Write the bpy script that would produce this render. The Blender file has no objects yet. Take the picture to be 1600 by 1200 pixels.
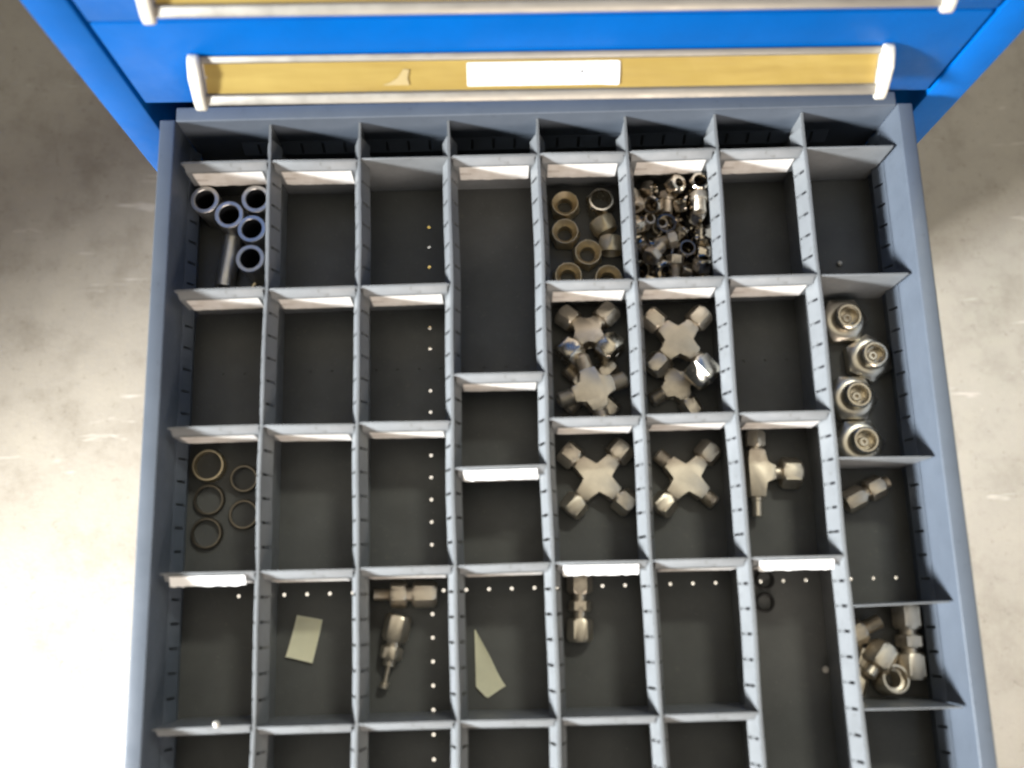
import bpy, bmesh, math, random
from mathutils import Matrix, Vector, Euler

# ------------------------------------------------------------------ camera, world, lamps, exposure
# All lengths below are millimetres (z = 0 at the top edge of the drawer dividers); S turns them into metres.
S = 0.001
scene = bpy.context.scene
COL = scene.collection
FLOOR_Z = -900.0

cam_data = bpy.data.cameras.new("camera")
cam = bpy.data.objects.new("camera", cam_data)
COL.objects.link(cam)
cam.matrix_world = Matrix(((0.99961, 0.02591, -0.01024, -32.1 * S),
                           (-0.02751, 0.97606, -0.21574, -326.5 * S),
                           (0.0044, 0.21594, 0.9764, 671.3 * S),
                           (0, 0, 0, 1)))
cam_data.sensor_width = 36.0
cam_data.lens = 36.0 * 1493.0 / 1600.0
cam_data.clip_start = 0.02
cam_data.clip_end = 100
cam_data.dof.use_dof = True
cam_data.dof.focus_distance = 0.95
cam_data.dof.aperture_fstop = 4.3
scene.camera = cam

world = bpy.data.worlds.new("World")
scene.world = world
world.use_nodes = True
bg = world.node_tree.nodes["Background"]
bg.inputs[0].default_value = (1.0, 0.93, 0.80, 1)
bg.inputs[1].default_value = 0.07

def aim(o, loc, target):
    o.location = Vector(loc) * S
    d = (Vector(target) - Vector(loc)) * S
    o.rotation_euler = d.to_track_quat('-Z', 'Y').to_euler()

def area(name, loc, target, sx, sy, watts, colour, spread=180):
    l = bpy.data.lights.new(name, 'AREA')
    l.shape = 'RECTANGLE'; l.size = sx; l.size_y = sy
    l.energy = watts; l.color = colour; l.spread = math.radians(spread)
    o = bpy.data.objects.new(name, l); COL.objects.link(o)
    aim(o, loc, target)
    return o

# daylight from the open door on the left, low and a little to the front
area("door_daylight", (-3480, -1640, 1580), (40, -300, -40), 0.75, 0.55, 11.5, (0.93, 0.97, 1.0), 20)
# the workshop's broad ceiling light
area("ceiling_light", (0, 0, 2400), (0, 0, 0), 2.7, 1.5, 10.0, (1.0, 0.91, 0.73))
# added soft warm fill in front of the cabinet, brightens the shaded labels
area("front_fill", (500, -3300, 1350), (0, -200, 0), 3.0, 1.2, 105, (1.0, 0.87, 0.76))
# one fluorescent tube up behind the cabinet, to the right
area("tube_light", (900, 1300, 2250), (60, -350, -60), 0.5, 0.16, 24, (1.0, 1.0, 0.86))
# the patch of sun on the concrete at the left
sp = bpy.data.lights.new("sun_patch", 'SPOT')
sp.energy = 4000; sp.color = (1.0, 0.98, 0.93); sp.spot_size = math.radians(26.5); sp.spot_blend = 1.0
sp.shadow_soft_size = 0.12
spo = bpy.data.objects.new("sun_patch", sp); COL.objects.link(spo)
aim(spo, (-3600, -2200, 2000), (-580, -700, FLOOR_Z))

scene.view_settings.view_transform = 'Standard'
scene.view_settings.look = 'None'
scene.view_settings.exposure = 0.0
scene.view_settings.gamma = 1.0
scene.view_settings.use_curve_mapping = False

# ------------------------------------------------------------------ materials
def new_mat(name):
    m = bpy.data.materials.new(name); m.use_nodes = True
    nt = m.node_tree
    b = nt.nodes["Principled BSDF"]
    return m, nt, b

def noise(nt, scale, detail=4, rough=0.6, coord='Object', vec=None):
    n = nt.nodes.new("ShaderNodeTexNoise")
    n.inputs["Scale"].default_value = scale
    n.inputs["Detail"].default_value = detail
    n.inputs["Roughness"].default_value = rough
    if vec is None:
        tc = nt.nodes.new("ShaderNodeTexCoord")
        vec = tc.outputs[coord]
    nt.links.new(vec, n.inputs["Vector"])
    return n

def ramp(nt, fac, stops):
    r = nt.nodes.new("ShaderNodeValToRGB")
    e = r.color_ramp.elements
    while len(e) < len(stops): e.new(0.5)
    for i, (p, c) in enumerate(stops):
        e[i].position = p; e[i].color = (*c, 1) if len(c) == 3 else c
    nt.links.new(fac, r.inputs["Fac"])
    return r

def bump(nt, b, height, strength, dist=0.001):
    bn = nt.nodes.new("ShaderNodeBump")
    bn.inputs["Strength"].default_value = strength
    bn.inputs["Distance"].default_value = dist
    nt.links.new(height, bn.inputs["Height"])
    nt.links.new(bn.outputs["Normal"], b.inputs["Normal"])

def mul(nt, a, b_, fac=1.0):
    m = nt.nodes.new("ShaderNodeMix"); m.data_type = 'RGBA'; m.blend_type = 'MULTIPLY'
    m.inputs["Factor"].default_value = fac
    nt.links.new(a, m.inputs[6]); nt.links.new(b_, m.inputs[7])
    return m.outputs[2]

def dust(m, col, scale, lo, hi):
    nt = m.node_tree; b = nt.nodes['Principled BSDF']
    src = b.inputs['Base Color'].links[0].from_socket
    n = noise(nt, scale, 3, 0.8)
    r = ramp(nt, n.outputs['Fac'], [(lo, (0, 0, 0)), (hi, (1, 1, 1))])
    mx = nt.nodes.new('ShaderNodeMix'); mx.data_type = 'RGBA'
    mx.inputs[7].default_value = (*col, 1)
    nt.links.new(r.outputs['Color'], mx.inputs['Factor']); nt.links.new(src, mx.inputs[6])
    nt.links.new(mx.outputs[2], b.inputs['Base Color'])

def paint(name, col, rough, var=0.12, metallic=0.0, scale=35, fine=900, bmp=0.06, wear=None, spec=0.5):
    m, nt, b = new_mat(name)
    n1 = noise(nt, scale, 5, 0.65)
    lo = tuple(c * (1 - var) for c in col); hi = tuple(min(1, c * (1 + var)) for c in col)
    r = ramp(nt, n1.outputs["Fac"], [(0.3, lo), (0.7, hi)])
    out = r.outputs["Color"]
    if wear:
        n2 = noise(nt, scale * 5, 6, 0.75)
        w = ramp(nt, n2.outputs["Fac"], [(0.60, (1, 1, 1)), (0.72, wear)])
        out = mul(nt, out, w.outputs["Color"])
    nt.links.new(out, b.inputs["Base Color"])
    n3 = noise(nt, scale * 3, 5, 0.7)
    rr = ramp(nt, n3.outputs["Fac"], [(0.3, (rough * 0.8,) * 3), (0.75, (min(1, rough * 1.3),) * 3)])
    nt.links.new(rr.outputs["Color"], b.inputs["Roughness"])
    b.inputs["Metallic"].default_value = metallic
    b.inputs["Specular IOR Level"].default_value = spec
    n4 = noise(nt, fine, 2, 0.5)
    bump(nt, b, n4.outputs["Fac"], bmp, 0.0004)
    return m

MAT = {}
MAT['blue'] = paint('blue_paint', (0.0, 0.112, 0.43), 0.42, 0.10, scale=14, fine=1200, bmp=0.05, spec=0.15, wear=(0.86, 0.88, 0.9))
MAT['slate'] = paint('slate_drawer_paint', (0.106, 0.125, 0.153), 0.44, 0.07, scale=25, wear=(0.75, 0.75, 0.74))
MAT['tray'] = paint('dark_drawer_bottom', (0.115, 0.117, 0.113), 0.45, 0.16, scale=18, wear=(1.25, 1.22, 1.15), spec=0.3)
dust(MAT['tray'], (0.24, 0.235, 0.22), 420, 0.66, 0.74)
MAT['divider'] = paint('divider_grey_metal', (0.188, 0.196, 0.201), 0.42, 0.12, scale=30, wear=(0.62, 0.60, 0.56))
MAT['dark'] = paint('dark_inside_and_shade', (0.015, 0.016, 0.02), 0.7, 0.1)  # cabinet inside; also the painted shade of divider slots and tube bores
MAT['cream'] = paint('cream_handle_end', (0.72, 0.68, 0.58), 0.42, 0.05, wear=(0.85, 0.82, 0.75))
MAT['aluminium'] = paint('aluminium_rail', (0.36, 0.335, 0.29), 0.45, 0.08, metallic=0.6, scale=20)
MAT['ferrule'] = paint('dull_brown_metal', (0.21, 0.185, 0.15), 0.36, 0.2, metallic=1.0, scale=60)
MAT['steel'] = paint('stainless_steel', (0.77, 0.695, 0.58), 0.44, 0.10, metallic=1.0, scale=90, bmp=0.03)
MAT['bright'] = paint('polished_steel', (0.74, 0.68, 0.57), 0.24, 0.06, metallic=1.0, scale=120, bmp=0.003)
MAT['sparkle'] = paint('shiny_small_nuts', (0.60, 0.545, 0.46), 0.16, 0.15, metallic=1.0, scale=150, bmp=0.003)
MAT['flange'] = paint('satin_flange', (0.80, 0.745, 0.64), 0.36, 0.08, metallic=1.0, scale=100, bmp=0.01)
MAT['nickel'] = paint('plated_nut_metal', (0.90, 0.77, 0.54), 0.44, 0.10, metallic=1.0, scale=100, bmp=0.03)
MAT['greysteel'] = paint('grey_tube_steel', (0.64, 0.63, 0.61), 0.36, 0.10, metallic=0.9, scale=80, bmp=0.03)
MAT['rubber'] = paint('black_rubber', (0.012, 0.011, 0.010), 0.55, 0.2)
MAT['note'] = paint('yellowed_paper', (0.90, 0.87, 0.64), 0.75, 0.05, scale=60, fine=600, bmp=0.1)
MAT['white'] = paint('white_card_and_strip', (0.86, 0.85, 0.83), 0.45, 0.03, scale=60)
MAT['scrap'] = paint('faded_scrap', (0.42, 0.32, 0.14), 0.6, 0.08)
MAT['bead'] = paint('pale_bead', (0.70, 0.66, 0.58), 0.3, 0.05)

# paper label behind worn clear plastic, with a faint oval smudge near its left end
def label_mat():
    m, nt, b = new_mat('paper_label')
    n1 = noise(nt, 110, 5, 0.7)
    r = ramp(nt, n1.outputs["Fac"], [(0.3, (0.72, 0.67, 0.61)), (0.65, (0.87, 0.84, 0.80))])
    tc = nt.nodes.new("ShaderNodeTexCoord")
    mp = nt.nodes.new("ShaderNodeMapping")
    mp.inputs["Location"].default_value = (-11 * S / 0.0052, 0, 17.5 * S / 0.0022)
    mp.inputs["Scale"].default_value = (1 / 0.0052, 0, 1 / 0.0022)
    nt.links.new(tc.outputs["Object"], mp.inputs["Vector"])
    ln = nt.nodes.new("ShaderNodeVectorMath"); ln.operation = 'LENGTH'
    nt.links.new(mp.outputs["Vector"], ln.inputs[0])
    r2 = ramp(nt, ln.outputs["Value"], [(0.0, (0.72, 0.69, 0.66)), (0.55, (0.80, 0.77, 0.74)), (0.8, (0.6, 0.57, 0.54)), (1.0, (1, 1, 1))])
    out = mul(nt, r.outputs["Color"], r2.outputs["Color"], 0.8)
    nt.links.new(out, b.inputs["Base Color"])
    b.inputs["Roughness"].default_value = 0.32
    b.inputs["Coat Weight"].default_value = 0.4
    b.inputs["Coat Roughness"].default_value = 0.15
    n2 = noise(nt, 60, 3, 0.5)
    bump(nt, b, n2.outputs["Fac"], 0.25, 0.002)
    return m
MAT['label'] = label_mat()

def yellow_mat():
    m, nt, b = new_mat('yellow_label_strip')
    tc = nt.nodes.new("ShaderNodeTexCoord")
    mp = nt.nodes.new("ShaderNodeMapping"); mp.inputs["Scale"].default_value = (0.10, 1, 1)
    nt.links.new(tc.outputs["Object"], mp.inputs["Vector"])
    n1 = noise(nt, 34, 4, 0.6, vec=mp.outputs["Vector"])
    r = ramp(nt, n1.outputs["Fac"], [(0.30, (0.25, 0.165, 0.042)), (0.5, (0.35, 0.24, 0.06)), (0.70, (0.46, 0.335, 0.095))])
    nt.links.new(r.outputs["Color"], b.inputs["Base Color"])
    b.inputs["Roughness"].default_value = 0.3
    b.inputs["Coat Weight"].default_value = 0.35
    b.inputs["Coat Roughness"].default_value = 0.2
    n2 = noise(nt, 45, 3, 0.5)
    bump(nt, b, n2.outputs["Fac"], 0.3, 0.002)
    return m
MAT['yellow'] = yellow_mat()

def concrete_mat():
    m, nt, b = new_mat('concrete')
    n1 = noise(nt, 2.2, 6, 0.62)
    r1 = ramp(nt, n1.outputs["Fac"], [(0.25, (0.33, 0.303, 0.262)), (0.5, (0.38, 0.351, 0.302)), (0.75, (0.43, 0.40, 0.346))])
    n2 = noise(nt, 11, 8, 0.7)
    r2 = ramp(nt, n2.outputs["Fac"], [(0.3, (0.78, 0.765, 0.74)), (0.5, (1, 1, 1)), (0.75, (1.1, 1.1, 1.08))])
    out = mul(nt, r1.outputs["Color"], r2.outputs["Color"])
    n5 = noise(nt, 75, 6, 0.75)
    r5 = ramp(nt, n5.outputs["Fac"], [(0.30, (0.62, 0.60, 0.56)), (0.42, (1, 1, 1)), (0.62, (1, 1, 1)), (0.74, (1.25, 1.25, 1.22))])
    out = mul(nt, out, r5.outputs["Color"], 0.8)
    # pale scrapes
    tc = nt.nodes.new("ShaderNodeTexCoord")
    for rot, sc_, lo in ((0.6, (5.0, 24, 1), 0.715), (2.2, (4.0, 30, 1), 0.73)):
        mp = nt.nodes.new("ShaderNodeMapping")
        mp.inputs["Rotation"].default_value = (0, 0, rot); mp.inputs["Scale"].default_value = sc_
        nt.links.new(tc.outputs["Object"], mp.inputs["Vector"])
        n3 = noise(nt, 1.6, 3, 0.55, vec=mp.outputs["Vector"])
        r3 = ramp(nt, n3.outputs["Fac"], [(lo - 0.03, (0, 0, 0)), (lo + 0.03, (1, 1, 1))])
        mx = nt.nodes.new("ShaderNodeMix"); mx.data_type = 'RGBA'
        mx.inputs[7].default_value = (0.55, 0.52, 0.47, 1)
        nt.links.new(r3.outputs["Color"], mx.inputs["Factor"])
        nt.links.new(out, mx.inputs[6]); out = mx.outputs[2]
    nt.links.new(out, b.inputs["Base Color"])
    b.inputs["Roughness"].default_value = 0.55
    n4 = noise(nt, 140, 6, 0.7)
    bump(nt, b, n4.outputs["Fac"], 0.25, 0.003)
    return m
MAT['concrete'] = concrete_mat()

# ------------------------------------------------------------------ mesh helpers
def finish(name, bm, mat, parent=None, smooth=None, mesh_only=False):
    bmesh.ops.recalc_face_normals(bm, faces=bm.faces)
    me = bpy.data.meshes.new(name)
    bm.to_mesh(me); bm.free()
    me.transform(Matrix.Scale(S, 4))
    if mat: me.materials.append(MAT[mat])
    if smooth is not None:
        for p in me.polygons: p.use_smooth = True
        me.set_sharp_from_angle(angle=math.radians(smooth))
    if mesh_only: return me
    return link(name, me, parent)

def link(name, me, parent=None, loc=None, rot=None):
    o = bpy.data.objects.new(name, me)
    COL.objects.link(o)
    if parent: o.parent = parent
    if loc is not None: o.location = Vector(loc) * S
    if rot is not None: o.rotation_euler = rot
    return o

def thing(name, label, cat, loc=(0, 0, 0), rot=(0, 0, 0), group=None):
    o = bpy.data.objects.new(name, None)
    o.empty_display_size = 0.01
    COL.objects.link(o)
    o.location = Vector(loc) * S; o.rotation_euler = rot
    return tag(o, label, cat, group)

def tag(o, label, cat, group=None):
    o["label"] = label; o["category"] = cat
    if group: o["group"] = group
    return o

def box_bm(x0, x1, y0, y1, z0, z1, bev=0.0, seg=2, bm=None):
    b2 = bmesh.new()
    r = bmesh.ops.create_cube(b2, size=1.0)
    for v in b2.verts:
        v.co = Vector((x0 + (v.co.x + .5) * (x1 - x0), y0 + (v.co.y + .5) * (y1 - y0), z0 + (v.co.z + .5) * (z1 - z0)))
    if bev > 0:
        bmesh.ops.bevel(b2, geom=b2.edges[:], offset=bev, segments=seg, affect='EDGES', profile=0.5)
    if bm is None: return b2
    me = bpy.data.meshes.new("t"); b2.to_mesh(me); b2.free(); bm.from_mesh(me); bpy.data.meshes.remove(me)
    return bm

def prism_bm(poly, h0, h1, bev=0.0):
    """poly in (x, y), extruded from z=h0 to z=h1"""
    bm = bmesh.new()
    lo = [bm.verts.new((x, y, h0)) for x, y in poly]
    hi = [bm.verts.new((x, y, h1)) for x, y in poly]
    n = len(poly)
    bm.faces.new(lo); bm.faces.new(hi)
    for i in range(n): bm.faces.new((lo[i], lo[(i + 1) % n], hi[(i + 1) % n], hi[i]))
    if bev > 0:
        bmesh.ops.bevel(bm, geom=bm.edges[:], offset=bev, segments=2, affect='EDGES', profile=0.5)
    return bm

def sheet_bm(us, ws, solid, t0, t1, axis):
    """One sheet of metal cut from a grid of cells: us along its length, ws its heights, solid(i, j) keeps a cell;
    t0..t1 is its thickness. axis 'y': runs along y (thickness in x); axis 'x': runs along x (thickness in y)."""
    bm = bmesh.new(); V = {}
    def v(i, j, k):
        key = (i, j, k)
        if key not in V:
            t = (t0, t1)[k]
            V[key] = bm.verts.new((t, us[i], ws[j]) if axis == 'y' else (us[i], t, ws[j]))
        return V[key]
    nu, nw = len(us) - 1, len(ws) - 1
    ok = lambda i, j: 0 <= i < nu and 0 <= j < nw and solid(i, j)
    for i in range(nu):
        for j in range(nw):
            if not ok(i, j): continue
            for k in (0, 1):
                bm.faces.new((v(i, j, k), v(i + 1, j, k), v(i + 1, j + 1, k), v(i, j + 1, k)))
            for (di, dj, a, b_) in ((-1, 0, (i, j), (i, j + 1)), (1, 0, (i + 1, j), (i + 1, j + 1)),
                                    (0, -1, (i, j), (i + 1, j)), (0, 1, (i, j + 1), (i + 1, j + 1))):
                if not ok(i + di, j + dj):
                    bm.faces.new((v(*a, 0), v(*b_, 0), v(*b_, 1), v(*a, 1)))
    return bm

def slotted(u0, u1, slots, width, z_top, z_slot, z_bot, t0, t1, axis, z_foot=None):
    us = [u0]; cut = set()
    for s in sorted(slots):
        a, b_ = s - width / 2, s + width / 2
        if a <= us[-1] + 0.2 or b_ >= u1 - 0.2: continue
        us.append(a); cut.add(len(us) - 1); us.append(b_)
    us.append(u1)
    if z_foot is None:
        ws = [z_bot, z_slot, z_top]; low = (0,)
    else:
        ws = [z_bot, z_foot, z_slot, z_top]; low = (1,)
    return sheet_bm(us, ws, lambda i, j: not (i in cut and j in low), t0, t1, axis)

def hexr(a, af):
    return af / math.cos(((a + math.pi / 6) % (math.pi / 3)) - math.pi / 6)

def turned_bm(path, seg=24, closed=False, bm=None, mtx=None):
    """Surface turned round z. path = [(z, r) or (z, r, 'hex')]; r of a hex ring is half its width across flats."""
    bm = bm or bmesh.new()
    rings = []
    for st in path:
        z, r = st[0], st[1]; hx = len(st) > 2
        if r <= 1e-6:
            rings.append([bm.verts.new((0, 0, z))]); continue
        ring = []
        for i in range(seg):
            a = 2 * math.pi * i / seg
            k = hexr(a, r) if hx else r
            ring.append(bm.verts.new((k * math.cos(a), k * math.sin(a), z)))
        rings.append(ring)
    pairs = list(zip(rings, rings[1:]))
    if closed: pairs.append((rings[-1], rings[0]))
    for A, B in pairs:
        for i in range(seg):
            j = (i + 1) % seg
            if len(A) == 1 and len(B) == 1: continue
            if len(A) == 1: bm.faces.new((A[0], B[i], B[j]))
            elif len(B) == 1: bm.faces.new((A[i], A[j], B[0]))
            else: bm.faces.new((A[i], A[j], B[j], B[i]))
    if mtx is not None: bmesh.ops.transform(bm, matrix=mtx, verts=bm.verts)
    return bm

def nut_path(af, h, bore, mouth=None, depth=None, z0=0.0, round_rim=False):
    """closed section of a hex nut, its rims turned round; mouth/depth: conical mouth at the upper end"""
    a = af / 2
    p = [(z0, bore), (z0, a * 0.97), (z0 + h * 0.10, a, 'hex'), (z0 + h * 0.86, a, 'hex'), (z0 + h, a * 0.93)]
    if round_rim: p[3:] = [(z0 + h * 0.70, a, 'hex'), (z0 + h * 0.85, a * 1.01), (z0 + h, a * 0.96)]
    if mouth: p += [(z0 + h, mouth), (z0 + h - depth, bore)]
    else: p += [(z0 + h, bore + 0.6), (z0 + h - 0.6, bore)]
    return p

def thread(z0, z1, r, pitch=1.3, dep=0.55):
    p = []; z = z0
    while z < z1 - 1e-6:
        p += [(z, r - dep), (z + pitch * 0.5, r)]; z += pitch
    p.append((z1, r - dep))
    return p

def ordinal(n):
    return ['first', 'second', 'third', 'fourth', 'fifth', 'sixth', 'seventh', 'eighth', 'ninth'][n - 1]

random.seed(11)
# ------------------------------------------------------------------ setting
bm = bmesh.new()
bmesh.ops.create_grid(bm, x_segments=8, y_segments=8, size=4500)
bmesh.ops.translate(bm, verts=bm.verts, vec=(0, 0, FLOOR_Z))
fl = finish('floor', bm, 'concrete'); fl["kind"] = "structure"

# ------------------------------------------------------------------ cabinet
TILT = math.radians(0.7)          # the cabinet leans a touch to the right of the open drawer
YF = 45.0                          # plane of the closed drawer fronts
CX = 2.0
def cab_loc(z):                    # a point on the cabinet's middle line at height z
    return (CX + z * math.sin(TILT), YF, z * math.cos(TILT))
CAB_TOP = 340.0
OPEN_LO, OPEN_HI = -92.0, 4.0
cab = thing('tool_cabinet', 'blue steel tool cabinet holding the drawers', 'cabinet', cab_loc(FLOOR_Z), (0, TILT, 0))
H = CAB_TOP - FLOOR_Z
for s in (-1, 1):
    a, b_ = sorted((s * 302.0, s * 331.0))
    finish('side_panel', box_bm(a, b_, -1, 700, 0, H, 1.5), 'blue', cab, 40)
finish('back_panel', box_bm(-301.5, 301.5, 690, 699, 0, H - 20), 'dark', cab)
finish('top_panel', box_bm(-301.8, 301.8, 0, 699.5, H - 19, H - 0.5, 1.5), 'blue', cab, 40)
finish('plinth', box_bm(-301.8, 301.8, 20, 689, 0, 55), 'dark', cab)
finish('drawer_shelf', box_bm(-301.5, 301.5, 22, 689, OPEN_HI - FLOOR_Z + 6, OPEN_HI - FLOOR_Z + 10), 'dark', cab)

# slanted handle: s runs down the face, n out of it, both in the (y, z) plane of a front whose lower edge is z = 0
PA = Vector((0.0, 63.5)); PB = Vector((-25.0, 43.5))
DS = (PB - PA).normalized(); DN = Vector((DS.y, -DS.x))
if DN.y < 0: DN = -DN
HL = (PB - PA).length
def sn(s, n): 
    q = PA + DS * s + DN * n
    return (q.x, q.y)
YZ = Matrix(((0, 0, 1, 0), (1, 0, 0, 0), (0, 1, 0, 0), (0, 0, 0, 1)))   # (a, b, h) -> (h, a, b)
def yz_prism(poly, x0, x1, bev=0.0):
    b2 = prism_bm(poly, x0, x1, bev)
    bmesh.ops.transform(b2, matrix=YZ, verts=b2.verts)
    return b2

def drawer_front(parent, z0, z1, y_off=0.0, white=True, handle_drop=0.0):
    """front panel with its handle, parts of the given drawer; z measured in the drawer's own frame"""
    fp = finish('front_panel', box_bm(-299, 299, y_off, y_off + 20, z0 + 1.2, z1 - 1.2, 1.2), 'blue', parent, 40)
    T = Matrix.Translation((0, y_off, z1 - 105.0))
    def add(name, b2, mat, par, smooth=40):
        bmesh.ops.transform(b2, matrix=T, verts=b2.verts)
        return finish(name, b2, mat, par, smooth)
    prof = [sn(-0.5, -1.2), sn(HL, -1.2), sn(HL + 0.6, 3.4), sn(HL - 6.0, 3.6), sn(HL - 6.8, 0.6), sn(4.6, 0.6), sn(4.0, 3.0), sn(-0.5, 3.0)]
    hd = add('handle', yz_prism(prof, -238.5, 238.5, 0.45), 'aluminium', parent, 50)
    capp = [(0, 68.5), (-4, 69.6), (-9, 68), (-16, 63), (-23, 56), (-28.2, 48.5), (-30, 43.5), (-29, 41), (-26, 40.5), (-20.5, 43.5), (0, 55)]
    for s in (-1, 1):
        a, b_ = sorted((s * 238.7, s * 247.0))
        add('end_cap', yz_prism(capp, a, b_, 1.6), 'cream', hd, 50)
    # yellow backing strip, slightly wavy
    bm = bmesh.new()
    n = 60
    rows = []
    for i in range(n + 1):
        x = -237.5 + 475.0 * i / n
        w = 0.25 * math.sin(x * 0.031) + 0.15 * math.sin(x * 0.087 + 1)
        rows.append([bm.verts.new((x, *sn(s, 0.9 + w * k))) for s, k in ((4.9, 0.2), (HL * 0.42, 1.0), (HL - 7.1, 0.2))])
    for A, B in zip(rows, rows[1:]):
        for k in range(2): bm.faces.new((A[k], B[k], B[k + 1], A[k + 1]))
    add('label_strip', bm, 'yellow', hd, 60)
    if white:
        bm = bmesh.new()
        rows = []
        xs = [-54, -53, -40, -25, -8, 8, 22, 38, 52.5, 54]
        for i, x in enumerate(xs):
            e = 0.5 if i in (0, len(xs) - 1) else 0
            rows.append([bm.verts.new((x, *sn(s, nn))) for s, nn in ((6.4 + e, 1.7), (14, 2.2), (22.4 - e + (0.6 if x > 40 else 0), 1.9))])
        for A, B in zip(rows, rows[1:]):
            for k in range(2): bm.faces.new((A[k], B[k], B[k + 1], A[k + 1]))
        wl = add('name_card', bm, 'white', hd, 60)
        bm = bmesh.new()
        bm.faces.new([bm.verts.new((x, *sn(s, 1.6))) for x, s in ((-114, 21.0), (-95, 21.0), (-96, 16), (-94.5, 10.5), (-98.5, 10.0), (-103, 16), (-108, 18.8))])
        add('torn_scrap', bm, 'scrap', hd)
        add('ink_speck', yz_prism([sn(12.6, 2.2), sn(14.2, 2.25), sn(14.2, 2.5), sn(12.6, 2.5)], 26.5, 28.0), 'rubber', hd)
    return fp

def closed_drawer(z0, z1, label, white):
    d = thing('drawer', label, 'drawer', cab_loc(z0), (0, TILT, 0), 'drawers of the cabinet')
    drawer_front(d, 0, z1 - z0, 0, white)
    finish('drawer_box', box_bm(-285, 285, 21, 640, 16, z1 - z0 - 12), 'slate', d)
    return d
closed_drawer(4, 109, 'closed blue drawer just above the open one, handle with white name card', True)
closed_drawer(109, 214, 'closed blue drawer at the top edge of the picture, second above the open one', True)
closed_drawer(214, 319, 'closed blue drawer right under the cabinet top, outside the picture', False)
zb = OPEN_LO
for k, h in enumerate((103.0, 100.0, 100.0, 105.0, 100.0, 240.0)):
    closed_drawer(zb - h, zb, 'closed blue drawer, %s below the open one' % ordinal(k + 1), False)
    zb -= h

# ------------------------------------------------------------------ open drawer
U = 17.0
WX = 274.0; YB = 30.0; YFR = -512.0; ZB = -60.0; RIM = 8.0
def flank_bm(y0, y1, slots, width, top, low, a, b_):
    """sloping strip of sheet from top to low, both (x, z), running along y, with slots cut from a to b_ of its slope"""
    t, l = Vector(top), Vector(low)
    L = (l - t).length; d = (l - t) / L; n = Vector((-d.y, d.x))
    bm = slotted(y0, y1, slots, width, 0.0, -a * L, -L, -0.35, 0.35, 'y', -b_ * L)
    for v in bm.verts:
        q = t + d * (-v.co.z) + n * v.co.x
        v.co = Vector((q.x, v.co.y, q.y))
    return bm

od = thing('drawer', 'pulled out slate grey drawer divided into many small compartments', 'drawer', (0, 0, 0), (0, 0, 0), 'drawers of the cabinet')
slotsY = [-U * k for k in range(-1, 31)]
for s in (-1, 1):
    a, b_ = sorted((s * WX, s * (WX + 1.4)))
    w = finish('side_wall', box_bm(a, b_, YFR, YB, ZB + 0.1, RIM - 1.0), 'slate', od)
    # slotted rail that slopes out of the wall at half height
    finish('slotted_rail', flank_bm(YFR + 1, YB - 4, slotsY, 2.0, (s * (WX - 0.1), -28), (s * (WX - 5.0), -40), 0.2, 0.92), 'slate', w)
    a, b_ = sorted((s * (WX - 0.4), s * 285.0))
    finish('rim', box_bm(a, b_, YFR - 2, YB + 0.5, RIM - 0.9, RIM + 1.6, 0.9, 3), 'slate', w, 50)
    a, b_ = sorted((s * 283.4, s * 284.8))
    finish('outer_skin', box_bm(a, b_, YFR, YB, -66, RIM - 1.0), 'slate', w)
    # small bumps added on the wall to catch glints, just over the slots
    for k in range(1, 10):
        y = -12.0 - 51.0 * k
        if y < YFR + 10: break
        m = turned_bm([(0, 2.0), (0.5, 1.7), (0.9, 0.0)], 12, mtx=Matrix.Translation((s * WX, y, -33.5 - 2 * math.sin(k * 3))) @ Matrix.Rotation(-s * math.pi / 2, 4, 'Y'))
        finish('glint_bump', m, 'slate', w, 60)
slotsX = [U * k for k in range(-15, 16)]
bw = finish('back_wall', box_bm(-WX + 0.3, WX - 0.3, YB, YB + 1.4, ZB + 0.1, RIM - 1.0), 'slate', od)
rb = flank_bm(-WX + 40, WX - 40, slotsX, 2.2, (-(YB - 0.1), -29), (-(YB - 5.0), -41), 0.1, 0.95)
bmesh.ops.transform(rb, matrix=Matrix.Rotation(-math.pi / 2, 4, 'Z'), verts=rb.verts)
finish('slotted_rail', rb, 'slate', bw)
finish('rim', box_bm(-WX + 1, WX - 1, YB - 1.0, YB + 10.5, RIM - 0.9, RIM + 1.6, 0.9, 3), 'slate', bw, 50)
finish('outer_skin', box_bm(-WX + 1, WX - 1, YB + 9, YB + 10.4, -66, RIM - 1.0), 'slate', bw)
fw = finish('front_wall', box_bm(-WX + 0.3, WX - 0.3, YFR - 1.4, YFR, ZB + 1, RIM), 'slate', od)
drawer_front(od, OPEN_LO, OPEN_HI, YFR - 24, False)

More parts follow.
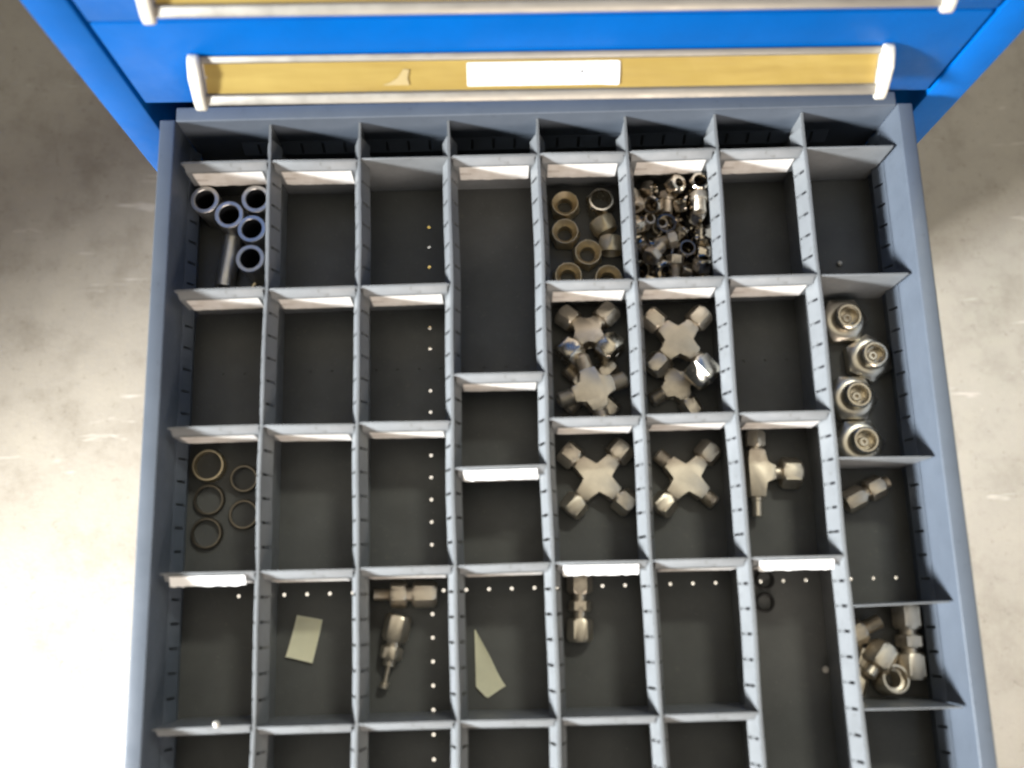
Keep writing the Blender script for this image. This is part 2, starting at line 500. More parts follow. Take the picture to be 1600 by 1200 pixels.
# bottom sheet with its rows of small punched holes
HX0, HY0, HR = -88.4, -32.6, 1.45
def bottom_sheet():
    bm = bmesh.new()
    def quad(x0, x1, y0, y1):
        if x1 - x0 < 1e-4 or y1 - y0 < 1e-4: return
        bm.faces.new([bm.verts.new((x, y, ZB)) for x, y in ((x0, y0), (x1, y0), (x1, y1), (x0, y1))])
    def holed(cx, cy, hw, hh, blind):
        N = 16
        ins = []; out = []; low = []
        for i in range(N):
            a = 2 * math.pi * i / N
            c, s_ = math.cos(a), math.sin(a)
            ins.append(bm.verts.new((cx + HR * c, cy + HR * s_, ZB)))
            low.append(bm.verts.new((cx + HR * c, cy + HR * s_, ZB - 1.0)))
            k = min(hw / abs(c) if abs(c) > 1e-6 else 1e9, hh / abs(s_) if abs(s_) > 1e-6 else 1e9)
            out.append(bm.verts.new((cx + k * c, cy + k * s_, ZB)))
        for i in range(N):
            j = (i + 1) % N
            bm.faces.new((ins[i], ins[j], out[j], out[i]))
            bm.faces.new((ins[j], ins[i], low[i], low[j]))
        if blind: bm.faces.new(low)
    ytop = YB + 1.4
    strips = []
    y = HY0 + 8.5
    strips.append((y, ytop, []))
    n = 0
    while y - U > YFR - 1.4:
        cy = y - 8.5
        if n in (7, 17, 27):
            hs = [HX0 + 8.5 + U * m for m in range(-11, 21)]
            hs = [h for h in hs if -WX + 9 < h < WX - 9 and not (n == 17 and h < -240)]
        else: hs = [HX0]
        strips.append((y - U, y, hs)); y -= U; n += 1
    strips.append((YFR - 1.4, y, []))
    for (y0, y1, hs) in strips:
        x = -WX
        for h in sorted(hs):
            quad(x, h - 8.5, y0, y1); holed(h, (y0 + y1) / 2, 8.5, (y1 - y0) / 2, len(hs) > 1 and y0 > -200); x = h + 8.5
        quad(x, WX, y0, y1); quad(-284, -WX, y0, y1); quad(WX, 284, y0, y1)
    bmesh.ops.remove_doubles(bm, verts=bm.verts, dist=0.01)
    return bm
bt = bottom_sheet()
me_bt = finish('bottom', bt, 'tray', od)

# ------------------------------------------------------------------ dividers
for k in range(1, 8):
    X = (k - 4) * 68.0
    o = thing('long_divider', 'slotted grey long divider running front to back, %s from the left' % ordinal(k), 'divider', (X, 0, 0),
              (0, 0, math.radians(random.uniform(-0.12, 0.12))), 'long slotted dividers')
    finish('plate', box_bm(-0.55, 0.55, YFR + 0.5, YB - 0.3, ZB + 0.3, -16.0), 'divider', o)
    finish('slot_shade', sheet_bm([YFR + 0.5 + (YB - YFR - 12) * i / 40 for i in range(41)], [-15.9, -1.1], lambda i, j: True, -0.5, 0.5, 'y'), 'dark', o)  # dark sheet behind the flanks, paints the shade seen through the slots
    finish('plate_end', box_bm(-0.55, 0.55, YB - 11.4, YB - 0.3, -15.9, -1.1), 'divider', o)
    # folded crest: two slotted flanks that slope down from the top edge
    finish('top_edge', sheet_bm([YFR + 0.5 + (YB - YFR - 0.8) * i / 60 for i in range(61)], [-1.0, 0.2], lambda i, j: True, -0.9, 0.9, 'y'), 'divider', o, 50)
    ph = random.uniform(0, 6)
    for s in (-1, 1):
        finish('slotted_flank', flank_bm(YFR + 1, YB - 12.0, slotsY, 2.0, (s * 0.75, -1.2), (s * 5.4, -16.0), 0.14, 0.93), 'divider', o)
    for ch in o.children:                          # sheet metal that is no longer quite straight
        if len(ch.data.vertices) < 60: continue
        for v in ch.data.vertices:
            y = v.co.y / S
            v.co.x += S * (0.55 * math.sin(y * 0.021 + ph) + 0.25 * math.sin(y * 0.06 + 2 * ph))

def label_bm(W, rnd):
    """paper card on the near-upright face of the label holder, lower edge uneven"""
    bm = bmesh.new(); n = 16; rows = []
    for i in range(n + 1):
        x = 6.5 + (W - 13) * i / n
        zb = -27.2 + rnd.uniform(-0.7, 0.5)
        col = []
        for z in (-6.9, -17, zb):
            t = (z + 6.2) / (-28 + 6.2)
            bow = 0.35 * math.sin(math.pi * (x / W)) * (1 if z == -17 else 0.3)
            col.append(bm.verts.new((x, -5.45 - 1.4 * t - bow, z)))
        rows.append(col)
    for A, B in zip(rows, rows[1:]):
        for k in range(2): bm.faces.new((A[k], B[k], B[k + 1], A[k + 1]))
    return bm

def lip_strip_bm(W, rnd):  # white strip along the holder's slanted lip, lower edge uneven
    bm = bmesh.new(); n = 18; rows = []
    for i in range(n + 1):
        x = 6 + (W - 14) * i / n
        e = rnd.uniform(-0.45, 0.45)
        col = [bm.verts.new((x, y, z)) for y, z in ((-1.9, -0.9), (-4.6, -2.6), (-8.6 + e, -4.4 + e * .5))]
        rows.append(col)
    for A, B in zip(rows, rows[1:]):
        for k in range(2): bm.faces.new((A[k], B[k], B[k + 1], A[k + 1]))
    return bm

W = 66.2
HOLDER = [(0.75, 0.35), (-4.85, -6.0), (-6.3, -28.0), (-5.6, -28.1), (-4.2, -6.4), (0.75, -0.8)]
DIV = {1: [0, 6, 12, 18, 24], 2: [0, 6, 12, 18, 24], 3: [0, 6, 12, 18, 24], 4: [0, 10, 14, 18, 24],
       5: [0, 6, 12, 18, 24], 6: [0, 6, 12, 18, 24], 7: [0, 6, 12, 18], 8: [0, 6, 14, 20, 24]}
BARE = {(3, 0)} | {(8, u) for u in DIV[8]}
LIPSTRIP = {(1, 18), (5, 18), (7, 18), (4, 14)}
plate_me = finish('plate', box_bm(0, W, -0.6, 0.6, ZB + 0.3, 0, 0.25, 1), 'divider', None, 40, True)
holder_me = finish('label_holder', yz_prism(HOLDER, 2.0, W - 2.0, 0.12), 'divider', None, 40, True)
for c in range(1, 9):
    for r, u in enumerate(DIV[c]):
        rnd = random.Random(c * 100 + u)
        x0 = (c - 5) * 68.0 + 0.9
        y0 = -u * U
        kind = 'bare' if (c, u) in BARE else 'white strip along the lip' if (c, u) in LIPSTRIP else 'white paper label'
        where = '%s column from the left, %s from the back' % (ordinal(c), ordinal(r + 1))
        lab = ('plain grey cross divider without label, ' if kind == 'bare' else 'grey cross divider with %s, ' % kind) + where
        d = thing('cross_divider', lab, 'divider', (x0, y0 + rnd.uniform(-0.4, 0.4), 0 + rnd.uniform(-0.5, 0.2)), (0, math.radians(rnd.uniform(-0.25, 0.25)), math.radians(rnd.uniform(-0.9, 0.9))), 'cross dividers between the compartments')
        link('plate', plate_me, d)
        if (c, u) in BARE: continue
        link('label_holder', holder_me, d)
        finish('label', label_bm(W, rnd), 'label', d, 60)
        if (c, u) in LIPSTRIP:
            finish('lip_strip', lip_strip_bm(W, rnd), 'white', d, 60)
        if (c, u) == (1, 24):
            finish('rivet', turned_bm([(-1.5, 0), (-1.3, 1.6), (0, 2.4), (1.6, 1.7), (2.2, 0)], 14, mtx=Matrix.Translation((43, 2.2, 0.8))), 'bead', d, 60)

# ------------------------------------------------------------------ fittings: mesh library
def put(name, path, mat, parent=None, mtx=None, seg=24, closed=False, smooth=32):
    return finish(name, turned_bm(path, seg, closed, mtx=mtx), mat, parent, smooth)

def along(d, start):
    """matrix that lays a turned part's z axis along direction d (x, y, z), its z = 0 at start"""
    q = Vector(d).normalized().to_track_quat('Z', 'Y').to_matrix().to_4x4()
    return Matrix.Translation(Vector(start)) @ q

RX = lambda a: Matrix.Rotation(math.radians(a), 4, 'X')
RZ = lambda a: Matrix.Rotation(math.radians(a), 4, 'Z')

# --- cell with tubes (first column, back row)
TUBE = [(0, 7.9), (0, 10.7), (0.5, 11.1), (33.5, 11.1), (34, 10.7), (34, 8.3), (33.6, 7.9)]
tube_me = finish('shell', turned_bm(TUBE, 40, True), 'greysteel', None, 32, True)
bore_shade_me = finish('bore', turned_bm([(33.0, 7.8), (0.4, 7.8), (0.4, 0)], 32), 'dark', None, 32, True)  # near-black lining, paints the shade inside the standing tubes
for (x, y), w in zip([(-259.4, -18.5), (-221.5, -18.2), (-241.2, -31.5), (-222, -44.6), (-222.6, -68.2)],
                     ['back left corner', 'back right corner', 'middle of the cluster', 'second from the front at the right', 'front right']):
    t = thing('tube_sleeve', 'short grey steel tube standing on end, %s' % w, 'tube', (x, y, ZB + 0.2), (random.uniform(-.03, .03), random.uniform(-.03, .03), 0), 'standing tubes in the back left compartment')
    link('shell', tube_me, t); link('bore', bore_shade_me, t)
o = put('tube_sleeve', [(0, 5.2), (0, 7.2), (0.5, 7.6), (41, 7.6), (41.5, 7.2), (41.5, 5.2)], 'greysteel', None, None, 32, True)
o.matrix_world = Matrix.Scale(S, 4) @ Matrix.Identity(4)
o.matrix_world = Matrix.Translation(Vector((-250, -82, -52)) * S) @ Vector((6.5, 40, 3)).to_track_quat('Z', 'Y').to_matrix().to_4x4()
tag(o, 'short steel tube lying on its side among the standing tubes', 'tube')
o = put('collar_ring', [(0, 8.6), (0, 10.3), (5, 10.3), (5, 8.6)], 'nickel', None, None, 32, True)
o.location = Vector((-219.5, -84, ZB + 0.2)) * S; o.rotation_euler = (0.25, 0, 0)
tag(o, 'flat brassy ring on the drawer bottom in front of the standing tubes', 'ring')

# --- cell of big nuts (fifth column, back row)
bignut_me = finish('nut', turned_bm(nut_path(21.5, 13.5, 6.2, 9.8, 5.0, round_rim=True), 48, True), 'nickel', None, 32, True)
hexnut_me = finish('nut', turned_bm([(0, 7.4, 'hex'), (0, 10.2), (1.5, 10.6, 'hex'), (13, 10.6, 'hex'), (15, 10.0), (15, 8.4), (12.5, 7.6, 'hex')], 48, True), 'bright', None, 32, True)
for (x, y, rz, w) in [(22.5, -20.5, 10, 'back left'), (21.5, -44.5, 25, 'second from the back at the left'), (38.5, -62.3, 5, 'middle, touching four neighbours'),
                      (22.3, -81, 15, 'front left corner'), (54.0, -84.0, 33, 'front right corner')]:
    o = link('compression_nut', bignut_me, None, (x, y, ZB + 0.2), (random.uniform(-.04, .04), random.uniform(-.04, .04), math.radians(rz)))
    tag(o, 'brassy compression nut standing open end up, %s' % w, 'nut', 'compression nuts in the fifth column')
o = link('compression_nut', hexnut_me, None, (50.8, -20.0, ZB + 0.2), (-0.1, 0.05, math.radians(12)))
tag(o, 'silver nut with six sided opening facing up, back right of its compartment', 'nut', 'compression nuts in the fifth column')
for (x, y, z, rz, t, w) in [(49.8, -33.2, -50.6, 205, 0, 'beside the silver open nut'), (58.0, -49.5, -50.6, 176, 0, 'half hidden by the long divider')]:
    o = link('compression_nut', bignut_me, None)
    o.matrix_world = Matrix.Translation(Vector((x, y, z)) * S) @ RZ(rz) @ Matrix.Rotation(math.radians(-90), 4, 'X') @ RZ(t)
    o.scale = (0.87, 0.87, 0.95)
    tag(o, 'grey compression nut lying on its side, %s' % w, 'nut', 'compression nuts in the fifth column')

# --- heap of small shiny nuts (sixth column, back row)
HEAP = [('nut', 77.0, -81.9, -54.4, 0.0, -0.0, -1.71), ('nut', 105.2, -72.2, -53.0, -1.57, 0.52, -1.02), ('nut', 129.4, -76.9, -53.0, 1.57, 0.52, 1.57), ('ring', 89.3, -57.6, -52.5, 1.57, -0.26, -1.81), ('ring', 100.7, -58.1, -57.5, -3.14, -0.0, -0.16), ('nut', 110.2, -35.3, -53.0, 1.57, 1.57, -1.18), ('stub', 79.1, -14.2, -53.7, 1.54, -0.52, 1.58), ('nut', 113.0, -20.3, -53.0, 1.7, 1.57, 0.0), ('ring', 127.0, -26.7, -57.5, 0.0, 0.0, 0.98), ('ring', 72.9, -74.9, -41.3, -1.58, 0.26, 1.76), ('ring', 104.1, -93.0, -57.5, -3.14, 0.0, -1.57), ('stub', 116.2, -81.4, -49.2, 0.62, 0.33, 2.3), ('nut', 77.0, -67.0, -54.4, 0.0, -0.0, -1.46), ('stub', 98.5, -40.4, -52.5, -0.0, -3.14, 1.03), ('nut', 127.0, -56.2, -54.4, -0.0, -3.14, 1.57), ('ring', 76.6, -35.8, -57.5, 3.14, -0.0, -1.35), ('nut', 93.9, -26.3, -52.0, 1.57, 3.12, 0.01), ('nut', 128.0, -24.8, -49.4, -0.0, -0.0, -1.05), ('nut', 86.3, -93.4, -54.4, -0.0, -0.0, 0.34), ('nut', 93.1, -78.2, -52.3, -1.57, 0.29, 0.55), ('nut', 128.4, -93.0, -53.0, -3.14, 1.57, 0.0), ('nut', 78.2, -52.2, -51.3, 2.14, 0.45, 0.38), ('nut', 99.8, -54.5, -49.4, -0.0, -0.0, 0.8), ('nut', 115.2, -64.5, -54.4, 0.0, -0.0, -1.55), ('stub', 85.8, -38.1, -47.8, -3.03, 0.25, 0.31), ('stub', 103.4, -22.9, -41.9, -1.57, -0.05, -0.11), ('nut', 126.2, -37.9, -38.8, 1.69, -0.67, -2.18), ('stub', 105.6, -77.0, -39.8, -1.35, -0.47, -0.18), ('nut', 101.2, -93.5, -49.4, 0.0, -0.0, -0.69), ('nut', 129.4, -93.0, -39.0, 1.57, 0.52, -1.57), ('nut', 77.1, -42.9, -40.3, 0.65, 2.06, 1.04), ('nut', 129.4, -66.5, -42.5, 1.57, 1.3, 1.57), ('nut', 129.0, -41.2, -52.4, 1.57, 1.39, -1.55), ('nut', 78.5, -26.0, -47.0, 2.37, 0.14, -0.98), ('nut', 116.0, -27.0, -37.7, 0.61, 0.61, 0.57), ('nut', 127.0, -15.5, -38.4, -0.01, 0.11, 2.01), ('nut', 85.5, -92.5, -41.8, -1.57, 0.52, -0.47), ('nut', 93.4, -81.4, -35.6, -2.41, 0.52, 0.18), ('nut', 126.6, -79.3, -34.2, 2.44, 0.36, 0.39), ('nut', 87.1, -69.5, -42.8, 2.18, 0.66, 1.07), ('ring', 100.9, -42.8, -40.0, -0.0, 3.14, 1.2), ('nut', 114.6, -48.1, -48.4, -1.0, -0.51, -1.18), ('stub', 75.2, -26.1, -32.0, 1.24, 0.04, 0.12), ('nut', 89.5, -14.0, -41.8, 1.02, -0.0, 1.57), ('stub', 125.7, -30.1, -26.8, 0.22, -1.82, -1.88), ('ring', 76.8, -82.5, -33.8, 3.07, 0.56, -0.78), ('nut', 116.3, -63.8, -43.2, 0.0, -0.0, -2.2), ('nut', 116.1, -95.4, -43.0, 1.57, 2.9, -0.0), ('nut', 79.4, -61.2, -39.9, -1.1, 0.37, 0.83), ('stub', 100.7, -57.9, -37.5, -1.43, 0.52, -1.29), ('nut', 129.2, -54.0, -35.1, 1.55, 0.79, -1.57), ('nut', 90.6, -28.0, -33.8, -0.66, 0.42, 2.93), ('nut', 108.3, -14.3, -30.7, 0.29, -2.75, -0.67), ('nut', 126.7, -14.8, -27.2, -0.06, 0.09, 1.48), ('stub', 88.1, -71.3, -27.8, 0.96, 0.83, -1.21), ('nut', 103.1, -95.4, -36.1, 1.57, -1.34, -0.0)]
heap_me = {
 'nut': finish('nut', turned_bm([(-5.6, 3.8), (-5.6, 6.6), (-4.6, 7.0, 'hex'), (4.3, 7.0, 'hex'), (5.6, 6.3), (5.6, 5.0), (2.8, 3.8)], 24, True), 'sparkle', None, 30, True),
 'stub': finish('stub', turned_bm([(-10, 3.0)] + thread(-10, -0.7, 5.0, 1.5) + [(0, 4.3), (0.2, 6.1), (1.0, 6.3, 'hex'), (6.7, 6.3, 'hex'), (7.5, 5.9), (7.5, 3.0)], 24, True), 'steel', None, 30, True),
 'ring': finish('ring', turned_bm([(-2.5, 6.2), (-2.5, 7.8), (2.5, 7.8), (2.5, 6.5)], 24, True), 'sparkle', None, 30, True)}
HL_ = {'nut': ('small_nut', 'small shiny hex nut in the jumbled heap beside the brassy nuts', 'nut'),
       'stub': ('threaded_stub', 'small threaded stub with hex head in the jumbled heap of nuts', 'fitting'),
       'ring': ('ferrule_ring', 'small bright ring lying in the jumbled heap of nuts', 'ring')}
for k, x, y, z, ex, ey, ez in HEAP:
    nm, lb, ct = HL_[k]
    o = link(nm, heap_me[k], None, (x, y, z), (ex, ey, ez))
    tag(o, lb, ct, 'heap of small nuts and stubs')

# --- cross fittings
def cross_fitting(label, loc, rot, arms, mat='steel', arm=16.5, half=6.4, group='cross fittings', nut_af=16.5, size=1.05):
    """flat forged cross body; each arm ends in a nut ('nut'), a larger nut ('big') or a bare thread ('thread')"""
    t = thing('cross_fitting', label, 'pipe fitting', loc, rot, group)
    t.scale = (size,) * 3
    h = half; L = arm; q = h + 1.2
    poly = []
    for k in range(4):
        c, s_ = math.cos(k * math.pi / 2), math.sin(k * math.pi / 2)
        for x, y in ((q, -h + 0.6), (L - 1.2, -h + 0.6), (L, -h + 1.8), (L, h - 1.8), (L - 1.2, h - 0.6), (q, h - 0.6), (h - 0.1, h - 0.1)):
            poly.append((c * x - s_ * y, s_ * x + c * y))
    finish('body', prism_bm(poly, -6.0, 6.0, 0.9), mat, t, 35)
    for k, kind in enumerate(arms):
        m = RZ(90 * k) @ Matrix.Rotation(math.pi / 2, 4, 'Y')
        if kind == 'thread':
            put('threaded_end', [(L - 1, 0), (L - 1, 5.0), (L + 0.6, 5.0)] + thread(L + 0.8, L + 9.2, 5.7, 1.4) + [(L + 10.0, 4.6), (L + 10.0, 3.0), (L + 4, 2.8), (L + 4, 0)], mat, t, m, 24)
        elif kind in ('nut', 'big'):
            a = nut_af if kind == 'nut' else nut_af + 4.5
            put('neck', [(L - 1, 0), (L - 1, 5.3), (L + 4, 5.3), (L + 4, 0)], mat, t, m, 24)
            put('nut', nut_path(a, 13.0, 3.2, z0=L + 1.4), 'bright' if kind == 'big' else mat, t, m @ RZ(18 if (kind == 'big' and k == 3) else random.choice((0, 0, 7, -8))), 36, True)
    return t
deg = math.radians
cross_fitting('steel cross fitting with a nut on all four arms, alone in its compartment', (38.0, -241.8, -51.4), (0, 0, deg(47.5)), ['nut'] * 4, 'steel', 18.2, 6.6)
cross_fitting('steel cross fitting with two nuts and two bare threads, alone in its compartment', (105.2, -243.6, -51.4), (deg(1), deg(1.5), deg(47)), ['nut', 'thread', 'nut', 'thread'], 'steel', 17.4, 6.4, nut_af=15.8)
# second row, fifth column: two crosses lying on one another
cross_fitting('bare threaded cross fitting lying tilted on top, nearest the front of its compartment', (36.5, -175.5, -40), (deg(3), deg(3), deg(17)), ['thread'] * 4, 'steel', 14.2, 6.6, size=1.14)
cross_fitting('cross fitting with broad grey nuts behind the bare threaded cross', (36.0, -129.5, -45), (deg(-14), deg(2), deg(46)), ['nut', 'nut', 'big', 'big'], 'steel', 11.5, 5.6, nut_af=15.5, size=1.1)
cross_fitting('dark cross fitting buried under the bare threaded cross', (34.5, -172, -53.0), (0, 0, deg(44)), ['nut', 'thread', 'thread', 'nut'], 'steel', 12.5, 6.0, nut_af=13.5)
# second row, sixth column
cross_fitting('cross fitting with three nuts lying on top, next to the large gleaming nut', (104.0, -139.0, -40), (deg(2), deg(-1), deg(46)), ['nut', 'nut', 'nut', 'thread'], 'steel', 15.5, 6.5, nut_af=15.0, size=1.08)
cross_fitting('dark cross fitting buried under the large gleaming nut', (103.0, -171.0, -53.2), (0, 0, deg(30)), ['thread', 'nut', 'thread', 'nut'], 'steel', 12.0, 6.0, nut_af=13.5)

# large polished nut lying over them, one flat turned up to the door's light
hx = Vector((-0.59, -0.30, 0.75)).normalized()
ax = Vector((0.72, -0.69, 0.0)); ax = (ax - hx * ax.dot(hx)).normalized()
yy = ax.cross(hx)
o = put('large_nut', nut_path(23.0, 18.0, 5.0, 8.0, 3.0, z0=-9.0), 'bright', None, None, 36, True)
o.matrix_world = Matrix(((hx.x, yy.x, ax.x, 120.0 * S), (hx.y, yy.y, ax.y, -165.5 * S), (hx.z, yy.z, ax.z, -33.0 * S), (0, 0, 0, 1)))
tag(o, 'large gleaming nut lying over the cross fittings in the sixth column', 'nut')

# --- tee (seventh column, third row)
t = thing('tee_fitting', 'steel tee fitting with a nut on top, a side nut and a thin stem', 'pipe fitting', (158.8, -240.5, -50.5), (0, 0, deg(-3)), None)
poly = [(-6.2, -19), (6.2, -19), (6.2, -7.5), (9, -6), (14, -5.6), (14, 5.6), (9, 6), (6.8, 8), (6.8, 15), (5, 17.5), (-5, 17.5), (-6.8, 15), (-6.8, 8)]
finish('body', prism_bm(poly, -6.0, 6.0, 0.8), 'steel', t, 35)
put('neck', [(17, 0), (17, 4.6), (20.5, 4.6), (20.5, 0)], 'steel', t, Matrix.Rotation(-math.pi / 2, 4, 'X'), 24)
put('nut', nut_path(13.6, 12, 3, z0=19.4), 'steel', t, Matrix.Rotation(-math.pi / 2, 4, 'X'), 36, True)
put('neck', [(13.5, 0), (13.5, 4.8), (19.5, 4.8), (19.5, 0)], 'steel', t, Matrix.Rotation(math.pi / 2, 4, 'Y'), 24)
put('nut', nut_path(21, 15, 4, z0=18.5), 'steel', t, Matrix.Rotation(math.pi / 2, 4, 'Y'), 36, True)
put('stem', [(18, 0), (18, 4.4), (21.5, 4.2), (22, 3.7), (33, 3.7), (33.6, 3.2), (33.6, 0)], 'steel', t, Matrix.Rotation(math.pi / 2, 4, 'X'), 24)

# --- four tall plugs (last column)
for (x, y, rz, w) in [(237.6, -122.8, 30, 'first from the back'), (254.6, -153.6, 2, 'second from the back, nearest the drawer wall'), (238.4, -185.0, 28, 'third from the back'), (240.2, -220.0, 31, 'fourth from the back, against the cross divider')]:
    t = thing('hex_connector', 'polished hex connector standing bore up, %s of four' % w, 'pipe fitting', (x, y, ZB + 0.2), (0, 0, deg(rz)), 'hex connectors in the last column')
    put('hex_base', [(0, 0), (0, 15.8), (1.2, 16.7, 'hex'), (9.8, 16.7, 'hex'), (11.0, 16.2), (12.2, 14.8), (12.9, 12.4), (13.1, 9.8), (13.1, 0)], 'flange', t, None, 48)
    put('collar', [(13.2, 9.4), (13.8, 9.4), (14.4, 10.8), (20, 10.8), (22.2, 10.2), (23.2, 8.9), (23.2, 7.6), (21.6, 6.5), (14.0, 6.2), (13.9, 0)], 'bright', t, None, 36)
    put('inner_tip', [(14.0, 3.8), (17.5, 3.8), (18.5, 3.0), (18.5, 1.7), (16, 1.6), (16, 0)], 'steel', t, Matrix.Translation((-0.6, -0.4, 0)), 24)

# --- unions: nut, hex collar, nut on one axis
def union(name, label, loc, rot, parts, group='straight couplings'):
    """axis along the thing's local x; parts = (name, kind, x0, length, size)"""
    t = thing(name, label, 'pipe fitting', (loc[0], loc[1], loc[2] + 0.8), rot, group)
    t.scale = (1.14,) * 3
    for nm, kind, x0, ln, sz in parts:
        m = Matrix.Translation((x0, 0, 0)) @ Matrix.Rotation(math.pi / 2, 4, 'Y') @ RZ(random.choice((0, 0, 6, -5)))
        if kind == 'nut': put(nm, nut_path(sz, ln, 2.4), 'steel', t, m, 36, True)
        elif kind == 'cyl': put(nm, [(0, 0), (0, sz / 2 - .3), (.3, sz / 2), (ln - .3, sz / 2), (ln, sz / 2 - .3), (ln, 0)], 'steel', t, m, 24)
        elif kind == 'thread': put(nm, [(0, 0)] + thread(0, ln - .5, sz / 2, 1.2, 0.5) + [(ln, sz / 2 - .9), (ln, 0)], 'steel', t, m, 24)
    return t
union('straight_coupling', 'straight coupling with two nuts against the left wall of the fifth column', (20.8, -335.5, -52.6), (0, 0, deg(-92)),
      [('nut', 'nut', -21.5, 14, 14.5), ('neck', 'cyl', -8, 5, 8.5), ('hex_collar', 'nut', -3.4, 7, 13), ('neck', 'cyl', 3.4, 5, 8.5), ('nut', 'nut', 8, 14.5, 14.8)])
union('male_connector', 'short connector lying crosswise at the back of the third column', (-109.0, -323.6, -52.4), (0, 0, deg(-1)),
      [('stem', 'thread', -19, 11, 8), ('hex_collar', 'nut', -8, 10.5, 15), ('neck', 'cyl', 2.3, 4.5, 9), ('nut', 'nut', 6.2, 15.5, 15)])
union('reducing_connector', 'slim connector with a long thin stem, below the crosswise one', (-117.4, -363.0, -52.4), (0, deg(3), deg(-103)),
      [('nut', 'nut', -22, 16.5, 15), ('neck', 'cyl', -6, 5, 9), ('hex_collar', 'nut', -2, 8, 13), ('taper', 'cyl', 6, 4, 8), ('stem', 'cyl', 9.8, 11, 3.2), ('tip', 'cyl', 20.6, 3.4, 6.4)])
union('straight_coupling', 'small coupling of two nuts lying aslant behind a long divider, last column', (242.8, -257.3, -52.8), (0, 0, deg(25)),
      [('nut', 'nut', -18, 14, 13.5), ('neck', 'cyl', -4.2, 4, 8), ('nut', 'nut', -0.4, 11.5, 13.6), ('tip', 'thread', 11, 4.5, 8.5)])
# --- jumble near the front of the last column
union('straight_coupling', 'straight coupling with two nuts lying along the right drawer wall', (260.5, -366.8, -50.6), (0, 0, deg(-91)),
      [('nut', 'nut', -22.8, 15.5, 17), ('neck', 'cyl', -7.6, 4, 11), ('hex_collar', 'nut', -3.8, 8.2, 16), ('neck', 'cyl', 4.2, 4, 11), ('nut', 'nut', 7.6, 16, 17.2)])
union('male_connector', 'connector with a short thread poking out from behind the long divider', (224.5, -358.5, -48.5), (0, deg(-6), deg(24)),
      [('nut', 'nut', -11, 13.5, 15.5), ('stem', 'thread', 2.4, 12, 9.5)])
union('cap_nut', 'bright cap nut leaning in the middle of the front jumble, last column', (236.0, -377.8, -47.0), (0, deg(12), deg(48)),
      [('nut', 'nut', -7.5, 16, 17.5), ('tip', 'cyl', -14.5, 7, 9)])
union('straight_coupling', 'dark coupling lying underneath the bright cap nut', (222.5, -387, -53.4), (0, 0, deg(70)),
      [('nut', 'nut', -15, 12, 12.5), ('neck', 'cyl', -3.4, 6, 8), ('nut', 'nut', 2.4, 12, 12.5)])
t = thing('open_nut', 'round open nut facing up at the front of the last column', 'nut', (242.6, -395.0, ZB + 1.6), (deg(-8), deg(7), 0))
put('shell', [(0, 6.0), (0, 9.8), (1.2, 10.6), (16.5, 10.6), (17.5, 10.0), (17.5, 8.5), (13.5, 8.2), (12.6, 6.0)], 'steel', t, None, 40, True)

# --- thin rings (first column, third row)
for (x, y, r, h, tx, ty, w, mt) in [(-257.6, -223.6, 12.4, 7.0, 0.0, 0.0, 'bright brassy one at the back left', 'nickel'), (-230.6, -234, 10.6, 4.0, 0.10, 0.12, 'tilted dark one near the long divider', 'ferrule'),
                                (-256.8, -249.4, 11.8, 4.0, 0.04, 0.0, 'middle one at the left', 'ferrule'), (-230.4, -261.2, 11.4, 3.0, 0.0, 0.0, 'flat dull one at the right', 'ferrule'), (-257.6, -274.6, 11.9, 4.6, 0.0, 0.0, 'front one at the left', 'ferrule')]:
    o = put('ferrule_ring', [(0, r - 1.8), (0, r), (h * .7, r), (h, r - 0.7), (h, r - 1.9)], mt, None, None, 48, True)
    o.location = Vector((x, y, ZB + 0.3 + abs(tx) * r + abs(ty) * r)) * S; o.rotation_euler = (tx, ty, 0)
    tag(o, 'thin metal ring on the dark drawer bottom, %s' % w, 'ring', 'thin rings in the first column')

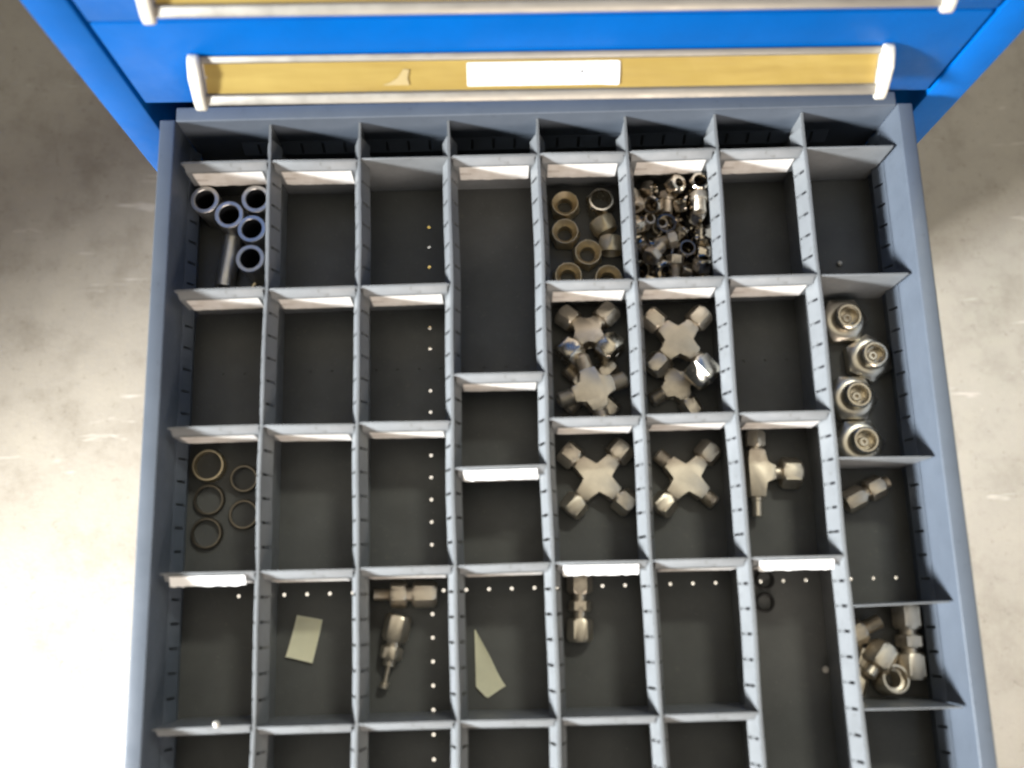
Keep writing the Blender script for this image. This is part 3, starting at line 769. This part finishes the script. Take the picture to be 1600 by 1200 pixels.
# --- paper scraps
def paper(name, label, a, b_, c, d, curl, nu=10, nv=10):
    """four-cornered slip (a, b back edge; d, c front edge) with its corners lifting off the drawer bottom"""
    bm = bmesh.new(); top = []; A, B, C, D = (Vector((*p, 0)) for p in (a, b_, c, d))
    for i in range(nv + 1):
        v = i / nv
        row = []
        for j in range(nu + 1):
            u = j / nu
            q = A.lerp(B, u).lerp(D.lerp(C, u), v)
            z = curl * (abs(2 * v - 1) ** 3 * 0.6 + (u - 0.5) ** 2 * 1.4) + 0.3 * math.sin(u * 5 + v * 4) * (curl > 0.5) * 0.3
            row.append(bm.verts.new((q.x, q.y, ZB + 0.45 + max(z, 0))))
        top.append(row)
    for i in range(nv):
        for j in range(nu): bm.faces.new((top[i][j], top[i][j + 1], top[i + 1][j + 1], top[i + 1][j]))
    r = bmesh.ops.extrude_face_region(bm, geom=bm.faces[:])
    bmesh.ops.translate(bm, verts=[v for v in r['geom'] if isinstance(v, bmesh.types.BMVert)], vec=(0, 0, 0.25))
    return tag(finish(name, bm, 'note', None, 50), label, 'paper')
paper('paper_slip', 'small rectangular yellowed paper slip lying on the drawer bottom', (-188.4, -336.5), (-169.4, -340.3), (-176.4, -371.1), (-196.2, -366.1), 2.6)
paper('paper_sliver', 'pointed sliver of yellowed paper in the fourth column', (-57.4, -350.7), (-56.4, -350.7), (-35.2, -391.0), (-57.0, -391.0), 1.6)
o = bpy.data.objects['paper_sliver']
for v in o.data.vertices:                      # its front edge is cut to a blunt point
    x, y = v.co.x / S, v.co.y / S
    t = (350.7 + y) / -40.3
    if t > 0.55:
        w_ = (x + 57.0) / 21.8
        v.co.y -= S * (t - 0.55) / 0.45 * 8.5 * max(0.0, 1 - abs(w_ - 0.36) / (0.36 if w_ < 0.36 else 0.64))

# --- small loose bits
for (x, y, r, w) in [(199.6, -386.0, 2.6, 'beside the seventh long divider near the front'), (242.2, -73.0, 2.2, 'in the back right compartment')]:
    o = put('loose_bead', [(-r, 0), (-r * .7, r * .7), (0, r), (r * .7, r * .7), (r, 0)], 'bead', None, None, 16)
    o.location = Vector((x, y, ZB + r + 0.1)) * S
    tag(o, 'tiny pale bead lying loose, %s' % w, 'bead')
for (x, y, w) in [(160.6, -320.5, 'rear one, nearer the tee'), (159.4, -337.0, 'front one of the pair')]:
    bm = bmesh.new(); R_, r_ = 6.3, 1.2; rings = []
    for i in range(28):
        a = 2 * math.pi * i / 28
        rings.append([bm.verts.new(((R_ + r_ * math.cos(b2)) * math.cos(a), (R_ + r_ * math.cos(b2)) * math.sin(a), r_ * math.sin(b2))) for b2 in [2 * math.pi * j / 8 for j in range(8)]])
    for i in range(28):
        A, B = rings[i], rings[(i + 1) % 28]
        for j in range(8): bm.faces.new((A[j], B[j], B[(j + 1) % 8], A[(j + 1) % 8]))
    o = finish('rubber_ring', bm, 'rubber', None, 60)
    o.location = Vector((x, y, ZB + 1.7)) * S
    tag(o, 'black rubber sealing ring flat on the drawer bottom, %s' % w, 'ring', 'rubber rings in the seventh column')
